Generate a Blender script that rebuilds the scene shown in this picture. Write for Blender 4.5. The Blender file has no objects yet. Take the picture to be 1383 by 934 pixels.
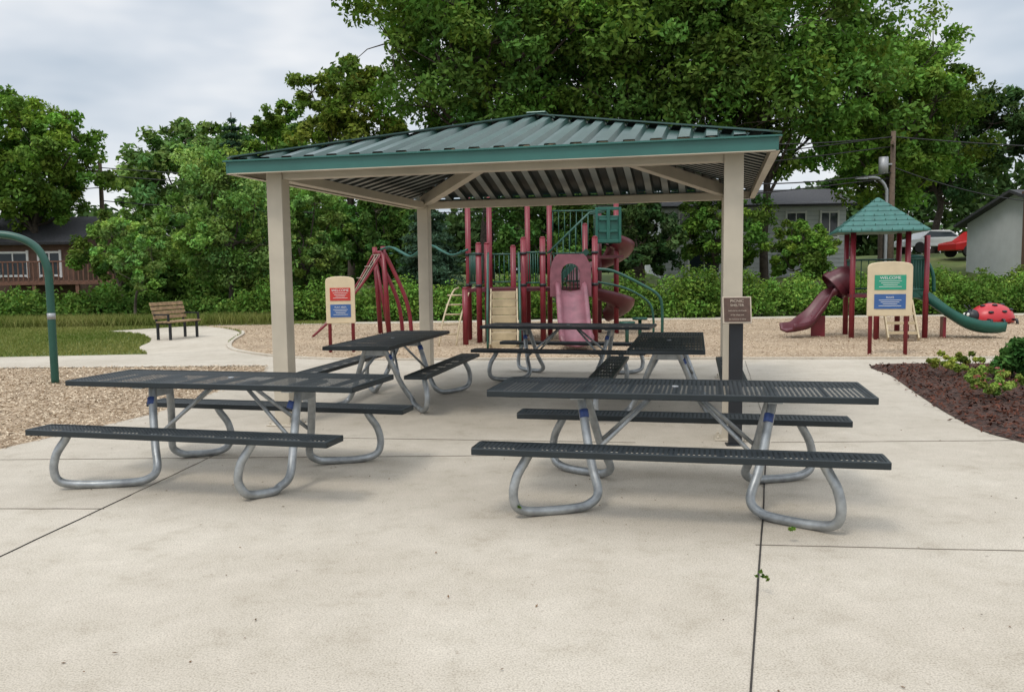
import bpy, bmesh, math, random
import numpy as np
from mathutils import Vector, Matrix
R=random.Random(7)
scene=bpy.context.scene
scene.view_settings.view_transform='Standard'
try: scene.view_settings.look='None'
except Exception: pass
scene.view_settings.exposure=0
COL=scene.collection

# ------------------------------------------------------------ materials
def nodes(name):
    m=bpy.data.materials.new(name); m.use_nodes=True
    nt=m.node_tree; b=nt.nodes['Principled BSDF']; return m,nt,b
def N(nt,t,**k):
    n=nt.nodes.new(t)
    for a,v in k.items(): setattr(n,a,v)
    return n
def noise(nt,scale,detail=3,coord='Object',rough=.6):
    tc=N(nt,'ShaderNodeTexCoord'); n=N(nt,'ShaderNodeTexNoise')
    n.inputs['Scale'].default_value=scale; n.inputs['Detail'].default_value=detail; n.inputs['Roughness'].default_value=rough
    nt.links.new(tc.outputs[coord],n.inputs['Vector']); return n
def ramp(nt,src,stops):
    r=N(nt,'ShaderNodeValToRGB'); e=r.color_ramp.elements
    while len(e)<len(stops): e.new(.5)
    for i,(p,c) in enumerate(stops): e[i].position=p; e[i].color=(c[0],c[1],c[2],1)
    nt.links.new(src,r.inputs[0]); return r
def mixc(nt,fac,a,b,mode='MIX'):
    m=N(nt,'ShaderNodeMix',data_type='RGBA',blend_type=mode)
    for s,i in ((fac,0),(a,6),(b,7)):
        if hasattr(s,'default_value') or hasattr(s,'links'): nt.links.new(s,m.inputs[i])
        elif isinstance(s,(int,float)): m.inputs[i].default_value=s
        else: m.inputs[i].default_value=(s[0],s[1],s[2],1)
    return m.outputs[2]
def bump(nt,b,src,st,dist=.01):
    n=N(nt,'ShaderNodeBump'); n.inputs['Strength'].default_value=st; n.inputs['Distance'].default_value=dist
    nt.links.new(src,n.inputs['Height']); nt.links.new(n.outputs[0],b.inputs['Normal'])
def mat(name,c,rough=.5,metal=0,var=.25,scale=6,bmp=0,bscale=80,coord='Object'):
    m,nt,b=nodes(name)
    n=noise(nt,scale,3,coord)
    r=ramp(nt,n.outputs[0],[(.3,[x*(1-var) for x in c]),(.7,[min(1,x*(1+var*.6)) for x in c])])
    nt.links.new(r.outputs[0],b.inputs['Base Color'])
    b.inputs['Roughness'].default_value=rough; b.inputs['Metallic'].default_value=metal
    if bmp>.15:
        n2=noise(nt,bscale,2,coord); bump(nt,b,n2.outputs[0],bmp)
    return m
M={}
M['tan']=mat('tan_painted_steel',(.50,.445,.355),.45,0,.14,2.2)
M['green_roof']=mat('green_metal_roof',(.050,.105,.092),.30,.25,.25,1.5)
M['green_fascia']=mat('green_fascia_paint',(.032,.13,.112),.4,0,.15,2)
M['roof_under']=mat('roof_underside_metal',(.22,.25,.245),.42,.3,.2,3)
M['roof_under_shade']=mat('roof_underside_rib_shade',(.005,.012,.010),.5,.2,.2,3)  # near-black colour paints in the shade inside the rib recesses
M['galv']=mat('galvanised_tube',(.36,.38,.39),.42,.6,.32,11)
M['maroon']=mat('maroon_paint',(.20,.017,.028),.38,0,.2,3)
M['maroon_pl']=mat('maroon_plastic',(.105,.018,.027),.38,0,.22,4)
M['pink_pl']=mat('faded_maroon_plastic',(.225,.085,.108),.4,0,.28,5)
M['pgreen']=mat('green_play_plastic',(.012,.10,.075),.4,0,.2,4)
M['pgreen2']=mat('green_play_paint',(.014,.078,.055),.4,0,.15,4)
M['beige']=mat('beige_plastic',(.48,.39,.25),.5,0,.18,4)
M['cream']=mat('cream_sign_plastic',(.66,.54,.36),.5,0,.10,4)
M['signred']=mat('sign_red',(.52,.04,.03),.5,0,.1,4)
M['signblue']=mat('sign_blue',(.045,.12,.32),.5,0,.1,4)
M['signgreen']=mat('sign_green',(.03,.31,.19),.5,0,.1,4)
M['white']=mat('white_print',(.72,.72,.69),.6,0,.05,4)
M['blue_st']=mat('blue_sticker',(.04,.08,.26),.5,0,.3,40)
M['black']=mat('black_powdercoat',(.012,.014,.018),.45,0,.2,10)
M['bronze']=mat('bronze_plaque',(.10,.06,.045),.4,.5,.3,20)
M['bronze_l']=mat('bronze_letters',(.5,.42,.33),.4,.4,.1,20)
M['vinyl']=mat('dark_vinyl_rim',(.011,.018,.022),.45,0,.2,12)
M['bark']=mat('bark',(.065,.05,.038),.9,0,.5,9,.6,20)
M['barklight']=mat('bark_light',(.11,.09,.07),.9,0,.4,9,.5,20)
M['rope']=mat('rope',(.35,.30,.24),.8)
M['siding_w']=mat('house_siding_white',(.56,.58,.58),.7,0,.08,2)
M['siding_g']=mat('house_siding_grey',(.32,.34,.34),.7,0,.1,2)
M['brick']=mat('house_brown',(.14,.08,.055),.8,0,.3,4)
M['roofsh']=mat('asphalt_shingles',(.055,.055,.06),.9,0,.4,12)
M['shingle_g']=mat('green_shingle_plastic',(.035,.14,.12),.5,0,.25,6)
M['glass']=mat('window_glass',(.02,.03,.035),.08,0,.3,1)
M['pole']=mat('weathered_pole',(.12,.085,.06),.9,0,.3,10,.4,30)
M['wire']=mat('power_wire',(.02,.02,.022),.7)
M['grey']=mat('grey_metal',(.35,.36,.37),.5,.4,.15,5)
M['carred']=mat('car_paint_red',(.45,.02,.02),.25,0,.05,3)
M['carwhite']=mat('car_paint_white',(.65,.66,.66),.25,0,.05,3)
M['tyre']=mat('tyre',(.015,.015,.015),.8)
M['lady']=mat('ladybug_red',(.50,.025,.035),.35,0,.1,3)
M['wood']=mat('bench_wood',(.33,.22,.12),.7,0,.4,10)
M['joint']=mat('joint_dirt',(.035,.03,.026),.95,0,.4,15)
M['jointl']=mat('joint_light',(.22,.195,.16),.95,0,.4,6)
M['deck']=mat('house_deck_wood',(.16,.075,.05),.8,0,.3,8)

def concrete(name,tint=1.0):
    m,nt,b=nodes(name)
    n1=noise(nt,.5,4,'Object',.6); n2=noise(nt,3.6,5,'Object',.75); n3=noise(nt,120,2); n4=noise(nt,26,3,'Object',.8)
    c1=ramp(nt,n1.outputs[0],[(.30,(.42*tint,.372*tint,.302*tint)),(.5,(.465*tint,.416*tint,.345*tint)),(.70,(.515*tint,.467*tint,.392*tint))])
    c2=ramp(nt,n2.outputs[0],[(.28,(.82,.80,.77)),(.45,(.98,.98,.97)),(.56,(1.02,1.02,1.02)),(.72,(1.11,1.11,1.11))])
    x=mixc(nt,1.0,c1.outputs[0],c2.outputs[0],'MULTIPLY')
    c3=ramp(nt,n3.outputs[0],[(.33,(.68,.66,.64)),(.5,(1.0,1.0,1.0)),(.68,(1.18,1.18,1.17))])
    x=mixc(nt,.9,x,c3.outputs[0],'MULTIPLY')
    c4=ramp(nt,n4.outputs[0],[(.27,(.5,.45,.4)),(.36,(1,1,1)),(.68,(1,1,1)),(.78,(1.22,1.22,1.22))])
    x=mixc(nt,.6,x,c4.outputs[0],'MULTIPLY')
    nt.links.new(x,b.inputs['Base Color']); b.inputs['Roughness'].default_value=.8
    bump(nt,b,n3.outputs[0],.3,.004)
    return m
M['concrete']=concrete('concrete')
M['concrete2']=concrete('path_concrete',1.08)

def chips():
    m,nt,b=nodes('wood_chips')
    tc=N(nt,'ShaderNodeTexCoord'); mp=N(nt,'ShaderNodeMapping'); nt.links.new(tc.outputs['Object'],mp.inputs[0]); mp.inputs['Scale'].default_value=(1,1.6,1)
    v=N(nt,'ShaderNodeTexVoronoi'); v.inputs['Scale'].default_value=38; nt.links.new(mp.outputs[0],v.inputs['Vector'])
    sep=N(nt,'ShaderNodeSeparateColor'); nt.links.new(v.outputs['Color'],sep.inputs[0])
    c=ramp(nt,sep.outputs[0],[(0,(.19,.125,.075)),(.35,(.40,.295,.195)),(.7,(.53,.41,.285)),(1,(.68,.565,.42))])
    n1=noise(nt,.9,4); c2=ramp(nt,n1.outputs[0],[(.35,(.82,.80,.78)),(.65,(1.06,1.05,1.03))])
    x=mixc(nt,1.0,c.outputs[0],c2.outputs[0],'MULTIPLY')
    nt.links.new(x,b.inputs['Base Color']); b.inputs['Roughness'].default_value=.95
    bump(nt,b,v.outputs['Distance'],.8,.02)
    return m
M['chips']=chips()
def grassm():
    m,nt,b=nodes('grass')
    n1=noise(nt,.35,4,'Object',.7); n2=noise(nt,25,3,'Object',.8)
    c=ramp(nt,n1.outputs[0],[(.3,(.065,.11,.022)),(.55,(.12,.155,.042)),(.75,(.23,.21,.09))])
    c2=ramp(nt,n2.outputs[0],[(.3,(.55,.55,.5)),(.7,(1.2,1.2,1.1))])
    x=mixc(nt,1.0,c.outputs[0],c2.outputs[0],'MULTIPLY'); nt.links.new(x,b.inputs['Base Color'])
    b.inputs['Roughness'].default_value=.95; return m
M['grass']=grassm()
def mulch():
    m,nt,b=nodes('mulch')
    v=N(nt,'ShaderNodeTexVoronoi'); v.inputs['Scale'].default_value=30
    tc=N(nt,'ShaderNodeTexCoord'); nt.links.new(tc.outputs['Object'],v.inputs['Vector'])
    sep=N(nt,'ShaderNodeSeparateColor'); nt.links.new(v.outputs['Color'],sep.inputs[0])
    c=ramp(nt,sep.outputs[0],[(0,(.02,.011,.008)),(.6,(.07,.032,.022)),(1,(.13,.065,.045))])
    nt.links.new(c.outputs[0],b.inputs['Base Color']); b.inputs['Roughness'].default_value=.95
    bump(nt,b,v.outputs['Distance'],1,.03); return m
M['mulch']=mulch()
def perf():
    m,nt,b=nodes('perforated_vinyl_steel')
    tc=N(nt,'ShaderNodeTexCoord')
    s=N(nt,'ShaderNodeVectorMath',operation='MULTIPLY'); s.inputs[1].default_value=(1/.0305,1/.0305,0); nt.links.new(tc.outputs['Object'],s.inputs[0])
    f=N(nt,'ShaderNodeVectorMath',operation='FRACTION'); nt.links.new(s.outputs[0],f.inputs[0])
    a=N(nt,'ShaderNodeVectorMath',operation='SUBTRACT'); a.inputs[1].default_value=(.5,.5,0); nt.links.new(f.outputs[0],a.inputs[0])
    l=N(nt,'ShaderNodeVectorMath',operation='LENGTH'); nt.links.new(a.outputs[0],l.inputs[0])
    lt=N(nt,'ShaderNodeMath',operation='LESS_THAN'); lt.inputs[1].default_value=.24; nt.links.new(l.outputs['Value'],lt.inputs[0])
    n=noise(nt,5,4); c=ramp(nt,n.outputs[0],[(.3,(.009,.013,.016)),(.7,(.022,.029,.034))]); nt.links.new(c.outputs[0],b.inputs['Base Color'])
    b.inputs['Roughness'].default_value=.5
    b.inputs['Specular IOR Level'].default_value=.3
    bump(nt,b,l.outputs['Value'],.5,.008)
    t=N(nt,'ShaderNodeBsdfTransparent'); mx=N(nt,'ShaderNodeMixShader'); nt.links.new(lt.outputs[0],mx.inputs[0])
    nt.links.new(b.outputs[0],mx.inputs[1]); nt.links.new(t.outputs[0],mx.inputs[2])
    nt.links.new(mx.outputs[0],nt.nodes['Material Output'].inputs[0]); return m
M['perf']=perf()
def leafm(name,tr):
    m=bpy.data.materials.new(name); m.use_nodes=True; nt=m.node_tree; nt.nodes.remove(nt.nodes['Principled BSDF'])
    a=N(nt,'ShaderNodeAttribute',attribute_name='Col'); d=N(nt,'ShaderNodeBsdfDiffuse'); nt.links.new(a.outputs['Color'],d.inputs[0])
    t=N(nt,'ShaderNodeBsdfTranslucent'); x=mixc(nt,1.0,a.outputs['Color'],(1.25,1.35,.6),'MULTIPLY'); nt.links.new(x,t.inputs[0])
    mx=N(nt,'ShaderNodeMixShader'); mx.inputs[0].default_value=tr
    nt.links.new(d.outputs[0],mx.inputs[1]); nt.links.new(t.outputs[0],mx.inputs[2])
    nt.links.new(mx.outputs[0],nt.nodes['Material Output'].inputs[0]); return m
M['leaf']=leafm('leaf_foliage',.20)
def attm(name):
    m=bpy.data.materials.new(name); m.use_nodes=True; nt=m.node_tree; nt.nodes.remove(nt.nodes['Principled BSDF'])
    a=N(nt,'ShaderNodeAttribute',attribute_name='Col'); d=N(nt,'ShaderNodeBsdfDiffuse'); nt.links.new(a.outputs['Color'],d.inputs[0]); nt.links.new(d.outputs[0],nt.nodes['Material Output'].inputs[0]); return m
M['chip']=attm('wood_chip_pieces')

# ------------------------------------------------------------ geometry builder
def empty(name,loc=(0,0,0),rz=0):
    o=bpy.data.objects.new(name,None); COL.objects.link(o); o.location=loc; o.rotation_euler=(0,0,rz); o.empty_display_size=.2; return o
def catmull(P,n=8):
    P=[Vector(p) for p in P]; out=[]
    Q=[P[0]+(P[0]-P[1])]+P+[P[-1]+(P[-1]-P[-2])]
    for i in range(1,len(Q)-2):
        a,b,c,d=Q[i-1:i+3]
        for k in range(n):
            t=k/n
            out.append(.5*((2*b)+(c-a)*t+(2*a-5*b+4*c-d)*t*t+(3*b-a-3*c+d)*t**3))
    out.append(P[-1]); return out
class B:
    def __init__(s): s.v=[];s.f=[];s.m=[];s.s=[]
    def add(s,vs,fs,mi=0,sm=False):
        o=len(s.v); s.v+= [tuple(x) for x in vs]; s.f+=[tuple(i+o for i in f) for f in fs]; s.m+=[mi]*len(fs); s.s+=[sm]*len(fs)
    def box(s,c,d,mi=0,rz=0,rx=0,ry=0):
        mt=Matrix.Translation(c)@Matrix.Rotation(rz,4,'Z')@Matrix.Rotation(ry,4,'Y')@Matrix.Rotation(rx,4,'X')
        vs=[mt@Vector((x*d[0]/2,y*d[1]/2,z*d[2]/2)) for x in(-1,1) for y in(-1,1) for z in(-1,1)]
        s.add(vs,[(0,1,3,2),(4,6,7,5),(0,4,5,1),(2,3,7,6),(0,2,6,4),(1,5,7,3)],mi)
    def beam(s,p,q,w,h,mi=0,up=(0,0,1)):
        p=Vector(p);q=Vector(q);d=(q-p).normalized(); sd=d.cross(Vector(up)).normalized(); u=sd.cross(d)
        vs=[e+sd*a*w/2+u*b*h/2 for e in(p,q) for a,b in((-1,-1),(1,-1),(1,1),(-1,1))]
        s.add(vs,[(0,3,2,1),(4,5,6,7),(0,1,5,4),(1,2,6,5),(2,3,7,6),(3,0,4,7)],mi)
    def tube(s,P,r,mi=0,n=10,cap=True):
        P=[Vector(p) for p in P]; rr=r if isinstance(r,(list,tuple)) else [r]*len(P)
        vs=[];prev=None
        for i,p in enumerate(P):
            t=(P[min(i+1,len(P)-1)]-P[max(i-1,0)]).normalized()
            if prev is None:
                a=Vector((0,0,1)) if abs(t.z)<.9 else Vector((1,0,0)); u=t.cross(a).normalized()
            else: u=(prev-t*prev.dot(t)).normalized()
            prev=u; w=t.cross(u)
            for k in range(n):
                an=2*math.pi*k/n; vs.append(p+(u*math.cos(an)+w*math.sin(an))*rr[i])
        fs=[(i*n+k,i*n+(k+1)%n,(i+1)*n+(k+1)%n,(i+1)*n+k) for i in range(len(P)-1) for k in range(n)]
        s.add(vs,fs,mi,True)
        if cap: 
            s.add([v for v in vs[:n]],[tuple(range(n))],mi); s.add([v for v in vs[-n:]],[tuple(reversed(range(n)))],mi)
    def cyl(s,p,q,r,mi=0,n=12): s.tube([p,q],r,mi,n)
    def ell(s,c,d,mi=0,nu=20,nv=12,zmin=-1.0):
        vs=[];fs=[]
        for j in range(nv+1):
            ph=-math.pi/2+math.pi*j/nv
            for i in range(nu):
                th=2*math.pi*i/nu; z=max(math.sin(ph),zmin)
                vs.append((c[0]+d[0]*math.cos(ph)*math.cos(th),c[1]+d[1]*math.cos(ph)*math.sin(th),c[2]+d[2]*z))
        for j in range(nv):
            for i in range(nu): fs.append((j*nu+i,j*nu+(i+1)%nu,(j+1)*nu+(i+1)%nu,(j+1)*nu+i))
        s.add(vs,fs,mi,True)
    def build(s,name,mats,parent=None,loc=(0,0,0),rz=0,bevel=0,weld=True):
        me=bpy.data.meshes.new(name); me.from_pydata(s.v,[],s.f)
        for k in mats: me.materials.append(M[k])
        me.polygons.foreach_set('material_index',s.m); me.polygons.foreach_set('use_smooth',s.s)
        bm=bmesh.new(); bm.from_mesh(me)
        if weld: bmesh.ops.remove_doubles(bm,verts=bm.verts,dist=1e-5)
        bmesh.ops.recalc_face_normals(bm,faces=bm.faces); bm.to_mesh(me); bm.free()
        o=bpy.data.objects.new(name,me); COL.objects.link(o); o.location=loc; o.rotation_euler=(0,0,rz)
        if parent: o.parent=parent
        if bevel:
            b=o.modifiers.new('b','BEVEL'); b.width=bevel; b.segments=2; b.limit_method='ANGLE'; b.angle_limit=math.radians(50)
        return o
def sheet(name,poly,z,m,parent=None):
    me=bpy.data.meshes.new(name); me.from_pydata([(x,y,z) for x,y in poly],[],[tuple(range(len(poly)))]); me.materials.append(M[m])
    bm=bmesh.new(); bm.from_mesh(me)
    for f in bm.faces:
        f.normal_update()
        if f.normal.z<0: f.normal_flip()
    bmesh.ops.triangulate(bm,faces=bm.faces); bm.to_mesh(me); bm.free()
    o=bpy.data.objects.new(name,me); COL.objects.link(o)
    if parent:o.parent=parent
    return o
def text(body,size,loc,rot,m,parent,name='text'):
    c=bpy.data.curves.new(name,'FONT'); c.body=body; c.size=size; c.align_x='CENTER'; c.align_y='CENTER'; c.extrude=.001
    c.materials.append(M[m]); o=bpy.data.objects.new(name,c); COL.objects.link(o); o.location=loc; o.rotation_euler=rot; o.parent=parent; return o

def quads(name,C,A,Bv,cols,m,parent=None,loc=(0,0,0)):
    n=len(C); V=np.empty((n,4,3),np.float32)
    V[:,0]=C-A; V[:,1]=C+Bv+A*.1; V[:,2]=C+A; V[:,3]=C-Bv+A*.1
    me=bpy.data.meshes.new(name); me.vertices.add(4*n); me.loops.add(4*n); me.polygons.add(n)
    me.vertices.foreach_set('co',V.ravel()); me.loops.foreach_set('vertex_index',np.arange(4*n,dtype=np.int32))
    me.polygons.foreach_set('loop_start',np.arange(0,4*n,4,dtype=np.int32)); me.polygons.foreach_set('loop_total',np.full(n,4,np.int32))
    me.update(); at=me.color_attributes.new('Col','FLOAT_COLOR','POINT')
    cc=np.ones((n,4,4),np.float32); cc[:,:,:3]=cols[:,None,:]; at.data.foreach_set('color',cc.ravel())
    me.materials.append(M[m]); o=bpy.data.objects.new(name,me); COL.objects.link(o); o.location=loc
    if parent:o.parent=parent
    return o
def unit(x): return x/(np.linalg.norm(x,axis=1,keepdims=True)+1e-9)
LEAFC=1.42
def leaves(name,centers,radii,ccols,per,L,rng,parent=None,loc=(0,0,0),up=.5,flat=.75,wid=.42):
    k=len(centers); idx=np.repeat(np.arange(k),per); n=len(idx)
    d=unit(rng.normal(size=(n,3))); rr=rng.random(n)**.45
    off=d*(rr*radii[idx])[:,None]; off[:,2]*=flat
    C=centers[idx]+off
    nn=unit(rng.normal(size=(n,3))*.7+d*.5+np.array([0,0,up])); a=unit(np.cross(nn,rng.normal(size=(n,3)))); b=np.cross(nn,a)
    s=L*(.6+.8*rng.random(n))[:,None]
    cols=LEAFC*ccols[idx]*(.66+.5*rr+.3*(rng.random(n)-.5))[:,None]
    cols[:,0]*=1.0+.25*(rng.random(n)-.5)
    return quads(name,C,a*s*.5,b*s*wid*.5*1.2,cols.astype(np.float32),'leaf',parent,loc)

def tree(name,x,y,z0,H,Rr,cb,col,nleaf,L,nl,seed,tr=.25,lobe=.42,bark='bark',lean=0,clump=.38,ry=None):
    rng=np.random.default_rng(seed); rnd=random.Random(seed); ry=ry or Rr
    e=empty(name,(x,y,z0)); T=B()
    cz=(cb+H)/2; hz=(H-cb)/2; th=cb+.45*(H-cb)
    tp=[Vector((0,0,-.3))]+[Vector((rnd.uniform(-.12,.12)*k+lean*k/4,rnd.uniform(-.12,.12)*k,th*k/4)) for k in range(1,5)]
    tp=catmull(tp,4); T.tube(tp,[tr*(1.25 if i==0 else 1-.6*i/len(tp)) for i in range(len(tp))],0,10)
    CC=[];RR=[];KC=[]
    for i in range(nl):
        g=i*2.39996+rnd.uniform(-.4,.4); zz=-.85+1.8*(i+.5)/nl; q=math.sqrt(max(0,1-min(1,abs(zz))**2))
        rad=rnd.uniform(.45,.80)
        lc=Vector((math.cos(g)*q*Rr*rad+lean,math.sin(g)*q*ry*rad,cz+zz*hz*.78*rnd.uniform(.85,1.05)))
        rl=Rr*lobe*rnd.uniform(.7,1.15)
        base=tp[min(len(tp)-1,int(len(tp)*rnd.uniform(.45,.98)))]
        mid=(base*.5+lc*.5)+Vector((rnd.uniform(-.3,.3),rnd.uniform(-.3,.3),-.12*Rr))
        T.tube(catmull([base,mid,lc],4),[tr*.42*(1-.8*k/8) for k in range(9)],0,6,False)
        nc=rnd.randint(11,17); lt=rnd.uniform(.6,1.3)
        for j in range(nc):
            dd=Vector((rnd.gauss(0,1),rnd.gauss(0,1),rnd.gauss(0,.8)+.15)).normalized()
            p=lc+dd*rl*rnd.uniform(.45,1.05)
            CC.append(p); RR.append(rl*clump*rnd.uniform(.6,1.25))
            w=lt*rnd.uniform(.65,1.35); KC.append((col[0]*w*rnd.uniform(.85,1.25),col[1]*w,col[2]*w*rnd.uniform(.8,1.2)))
            if rnd.random()<.6: T.tube([lc,(lc+p)/2+Vector((0,0,rnd.uniform(-.1,.2)*rl)),p],[tr*.10,tr*.06,tr*.02],0,4,False)
    T.build('trunk_and_limbs',[bark],e,weld=False)
    CC=np.array([tuple(c) for c in CC]);per=max(5,int(nleaf/len(CC)))
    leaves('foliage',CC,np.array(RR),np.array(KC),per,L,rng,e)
    return e
def conifer(name,x,y,z0,H,Rr,col,nleaf,L,seed):
    rng=np.random.default_rng(seed); e=empty(name,(x,y,z0)); T=B(); T.tube([(0,0,-.2),(0,0,H*.5),(0,0,H)],[.16,.1,.02],0,8)
    CC=[];RR=[];KC=[]; nlay=int(H*2.6)
    for i in range(nlay):
        t=i/nlay; z=.5+t*(H-.5); r=Rr*(1-t)**.85+.1; nb=max(4,int(9*(1-t)+3))
        for k in range(nb):
            an=rng.random()*6.28; rr=r*rng.uniform(.75,1.1)
            for q in (.35,.65,.95):
                if q*rr<.15 and q<.9: continue
                CC.append((math.cos(an)*rr*q,math.sin(an)*rr*q,z-.28*rr*q)); RR.append(.16+.22*r*(.6 if q>.9 else 1)); w=rng.uniform(.7,1.2)*(.7+.4*q); KC.append([c*w for c in col])
            T.tube([(0,0,z),(math.cos(an)*rr,math.sin(an)*rr,z-.28*rr)],[.03,.008],0,4,False)
    T.build('trunk_and_limbs',['bark'],e,weld=False)
    leaves('foliage',np.array(CC),np.array(RR),np.array(KC),max(4,int(nleaf/len(CC))),L,rng,e,flat=.5,wid=.25)
    return e
def bush(name,pts,col,per,L,seed,rad=(.25,.45),parent=None,wid=.42,k_=9):
    rng=np.random.default_rng(seed); CC=[];RR=[];KC=[]
    for (x,y,z,r,h) in pts:
        nc=max(8,int(k_*r*h*7)); tint=rng.uniform(.75,1.25)
        for k in range(nc):
            d=rng.normal(size=3); d/=np.linalg.norm(d); d[2]=abs(d[2]); q=rng.uniform(.45,1.0)
            CC.append((x+d[0]*r*q,y+d[1]*r*q,z+.08+d[2]*h*q*.9)); RR.append(rng.uniform(*rad)*min(1,r*1.4)); w=tint*rng.uniform(.6,1.35); KC.append([col[0]*w*rng.uniform(.85,1.2),col[1]*w,col[2]*w])
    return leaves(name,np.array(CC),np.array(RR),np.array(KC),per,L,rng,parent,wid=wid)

# ------------------------------------------------------------ ground
def terrain(x,y):
    t=min(1,max(0,(y-28)/24)); h=1.3*t*t*(3-2*t)
    if x>14: h+=min(1,(x-14)/12)*1.0*t
    return h-.02
gx=[-400,-120,-60]+list(range(-50,51,4))+[60,120,400]; gy=[-30,-10,0,10,20,26,28]+list(range(30,60,3))+[70,100,200,500]
V=[(x,y,terrain(x,y)) for y in gy for x in gx]; nx=len(gx)
F=[(j*nx+i,j*nx+i+1,(j+1)*nx+i+1,(j+1)*nx+i) for j in range(len(gy)-1) for i in range(nx-1)]
g=B(); g.add(V,F,0,True); g.build('ground',['grass'],weld=False)
def arc(P,n=5): return [(p.x,p.y) for p in catmull([(a,b,0) for a,b in P],n)]
left_chips=[(-16,7.5),(-4.70,7.6),(-4.62,7.9),(-4.35,8.65),(-4.05,9.6),(-3.95,11.2),(-3.95,13.6),(-4.2,14.5),(-16,14.95)]
sheet('wood_chip_ground',left_chips,.004,'chips')
edge=arc([(-9.5,26.2),(-7.9,24.2),(-7.05,22.4),(-6.5,19.8),(-5.9,17.9),(-5.1,16.7),(-4.0,15.7),(-2.5,15.15),(0,14.9),(4,14.5),(8.3,14.1),(26,13.0)])
sheet('wood_chip_ground',edge+[(26,26.2)],.008,'chips')
plaza=[(-16,-6),(16,-6),(30,-6),(30,12.4),(26,13.0),(8.3,14.1),(4,14.5),(0,14.9),(-2.5,15.15),(-4.0,15.7),(-5.1,16.7),(-5.9,17.9),(-7.2,16.9),(-16,16.2),(-16,14.95),(-4.2,14.5),(-3.95,13.6),(-3.95,11.2),(-4.05,9.6),(-4.35,8.65),(-4.62,7.9),(-4.70,7.6),(-16,7.5)]
sheet('concrete_plaza',plaza,.016,'concrete')
path=arc([(-7.2,16.9),(-8.1,18.6),(-8.6,20.4),(-9.8,22.6),(-11.5,24)],4)+list(reversed(arc([(-5.9,17.9),(-6.55,19.8),(-7.1,22.4),(-7.95,24.2),(-9.5,26.2)],4)))
sheet('concrete_path',path,.012,'concrete2')
sheet('concrete_path',[(-9.5,26.25),(40,26.25),(40,27.3),(-9.5,27.3)],.0,'concrete2')
kb=B()
for a,b in zip(edge[8:-1],edge[9:]): kb.beam((a[0],a[1]+.05,.02),(b[0],b[1]+.05,.02),.10,.05,0)
kb.build('playground_kerb',['concrete2'],weld=False)
mb=arc([(7.9,13.35),(5.75,13.45),(5.35,12.0),(4.85,10.1),(4.5,8.6),(4.42,7.6),(4.9,6.6),(6.5,6.2)],5)+[(12,6.2),(12,13.1)]
sheet('mulch_bed',mb,.024,'mulch')
jt=B()
def joint(a,b,w,mi):
    n=14; P=[(a[0]+(b[0]-a[0])*i/n+R.uniform(-.003,.003),a[1]+(b[1]-a[1])*i/n+R.uniform(-.003,.003)) for i in range(n+1)]
    for p_,q_ in zip(P[:-1],P[1:]): jt.beam((p_[0],p_[1],.0185),(q_[0],q_[1],.0185),w*R.uniform(.8,1.25),.004,mi)
joint((.45,1.7),(2.0,6.7),.010,0); joint((2.0,6.7),(2.35,7.75),.007,1)
joint((-3.05,3.2),(-2.73,6.0),.009,0); joint((-2.73,6.0),(-2.55,7.6),.006,1)
joint((-4.6,7.25),(2.15,7.1),.005,1); joint((1.36,4.72),(6,4.2),.005,1); joint((-4.9,5.75),(-2.75,5.65),.006,1)
joint((-4.3,8.4),(1.1,7.62),.008,1);joint((2.3,7.55),(4.5,7.5),.006,1)
joint((2.35,7.75),(3.9,14.3),.007,1)
jt.build('slab_joints',['joint','jointl'],weld=False)

rng=np.random.default_rng(3)
def inpoly(P,poly):
    x,y=P[:,0],P[:,1]; ins=np.zeros(len(P),bool); n=len(poly)
    for i in range(n):
        x1,y1=poly[i];x2,y2=poly[(i+1)%n]
        c=((y1>y)!=(y2>y))&(x<(x2-x1)*(y-y1)/(y2-y1+1e-12)+x1); ins^=c
    return ins
def scatter_chips(name,poly,box,n,stray=0):
    P=np.stack([rng.uniform(box[0],box[1],n),rng.uniform(box[2],box[3],n)],1)
    P=P[inpoly(P,poly)]; P=P+rng.normal(size=P.shape)*stray; n=len(P)
    C=np.concatenate([P,rng.uniform(.02,.032,(n,1))],1); th=rng.random(n)*6.28
    A=np.stack([np.cos(th),np.sin(th),rng.normal(size=n)*.25],1)*rng.uniform(.012,.034,(n,1)); Bv=np.stack([-np.sin(th),np.cos(th),rng.normal(size=n)*.3],1)*rng.uniform(.005,.012,(n,1))
    t=rng.random((n,1)); c=np.array([.22,.15,.095])*(1-t)+np.array([.70,.585,.435])*t
    quads(name,C,A,Bv,c,'chip')
scatter_chips('loose_wood_chips',left_chips,(-11,-3.9,7.5,15),46000,.06)
scatter_chips('loose_wood_chips',edge+[(26,26.2)],(-8,18,13.4,26),50000,.05)
P=np.stack([rng.uniform(4.3,9,9000),rng.uniform(6.2,13.4,9000)],1);P=P[inpoly(P,mb)]+0;P+=rng.normal(size=P.shape)*.06;n=len(P)
th=rng.random(n)*6.28; C=np.concatenate([P,rng.uniform(.03,.06,(n,1))],1)
quads('mulch_pieces',C,np.stack([np.cos(th),np.sin(th),rng.normal(size=n)*.4],1)*.03,np.stack([-np.sin(th),np.cos(th),rng.normal(size=n)*.4],1)*.012,np.array([.08,.035,.025])*rng.uniform(.4,1.9,(n,1)),'chip')
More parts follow.
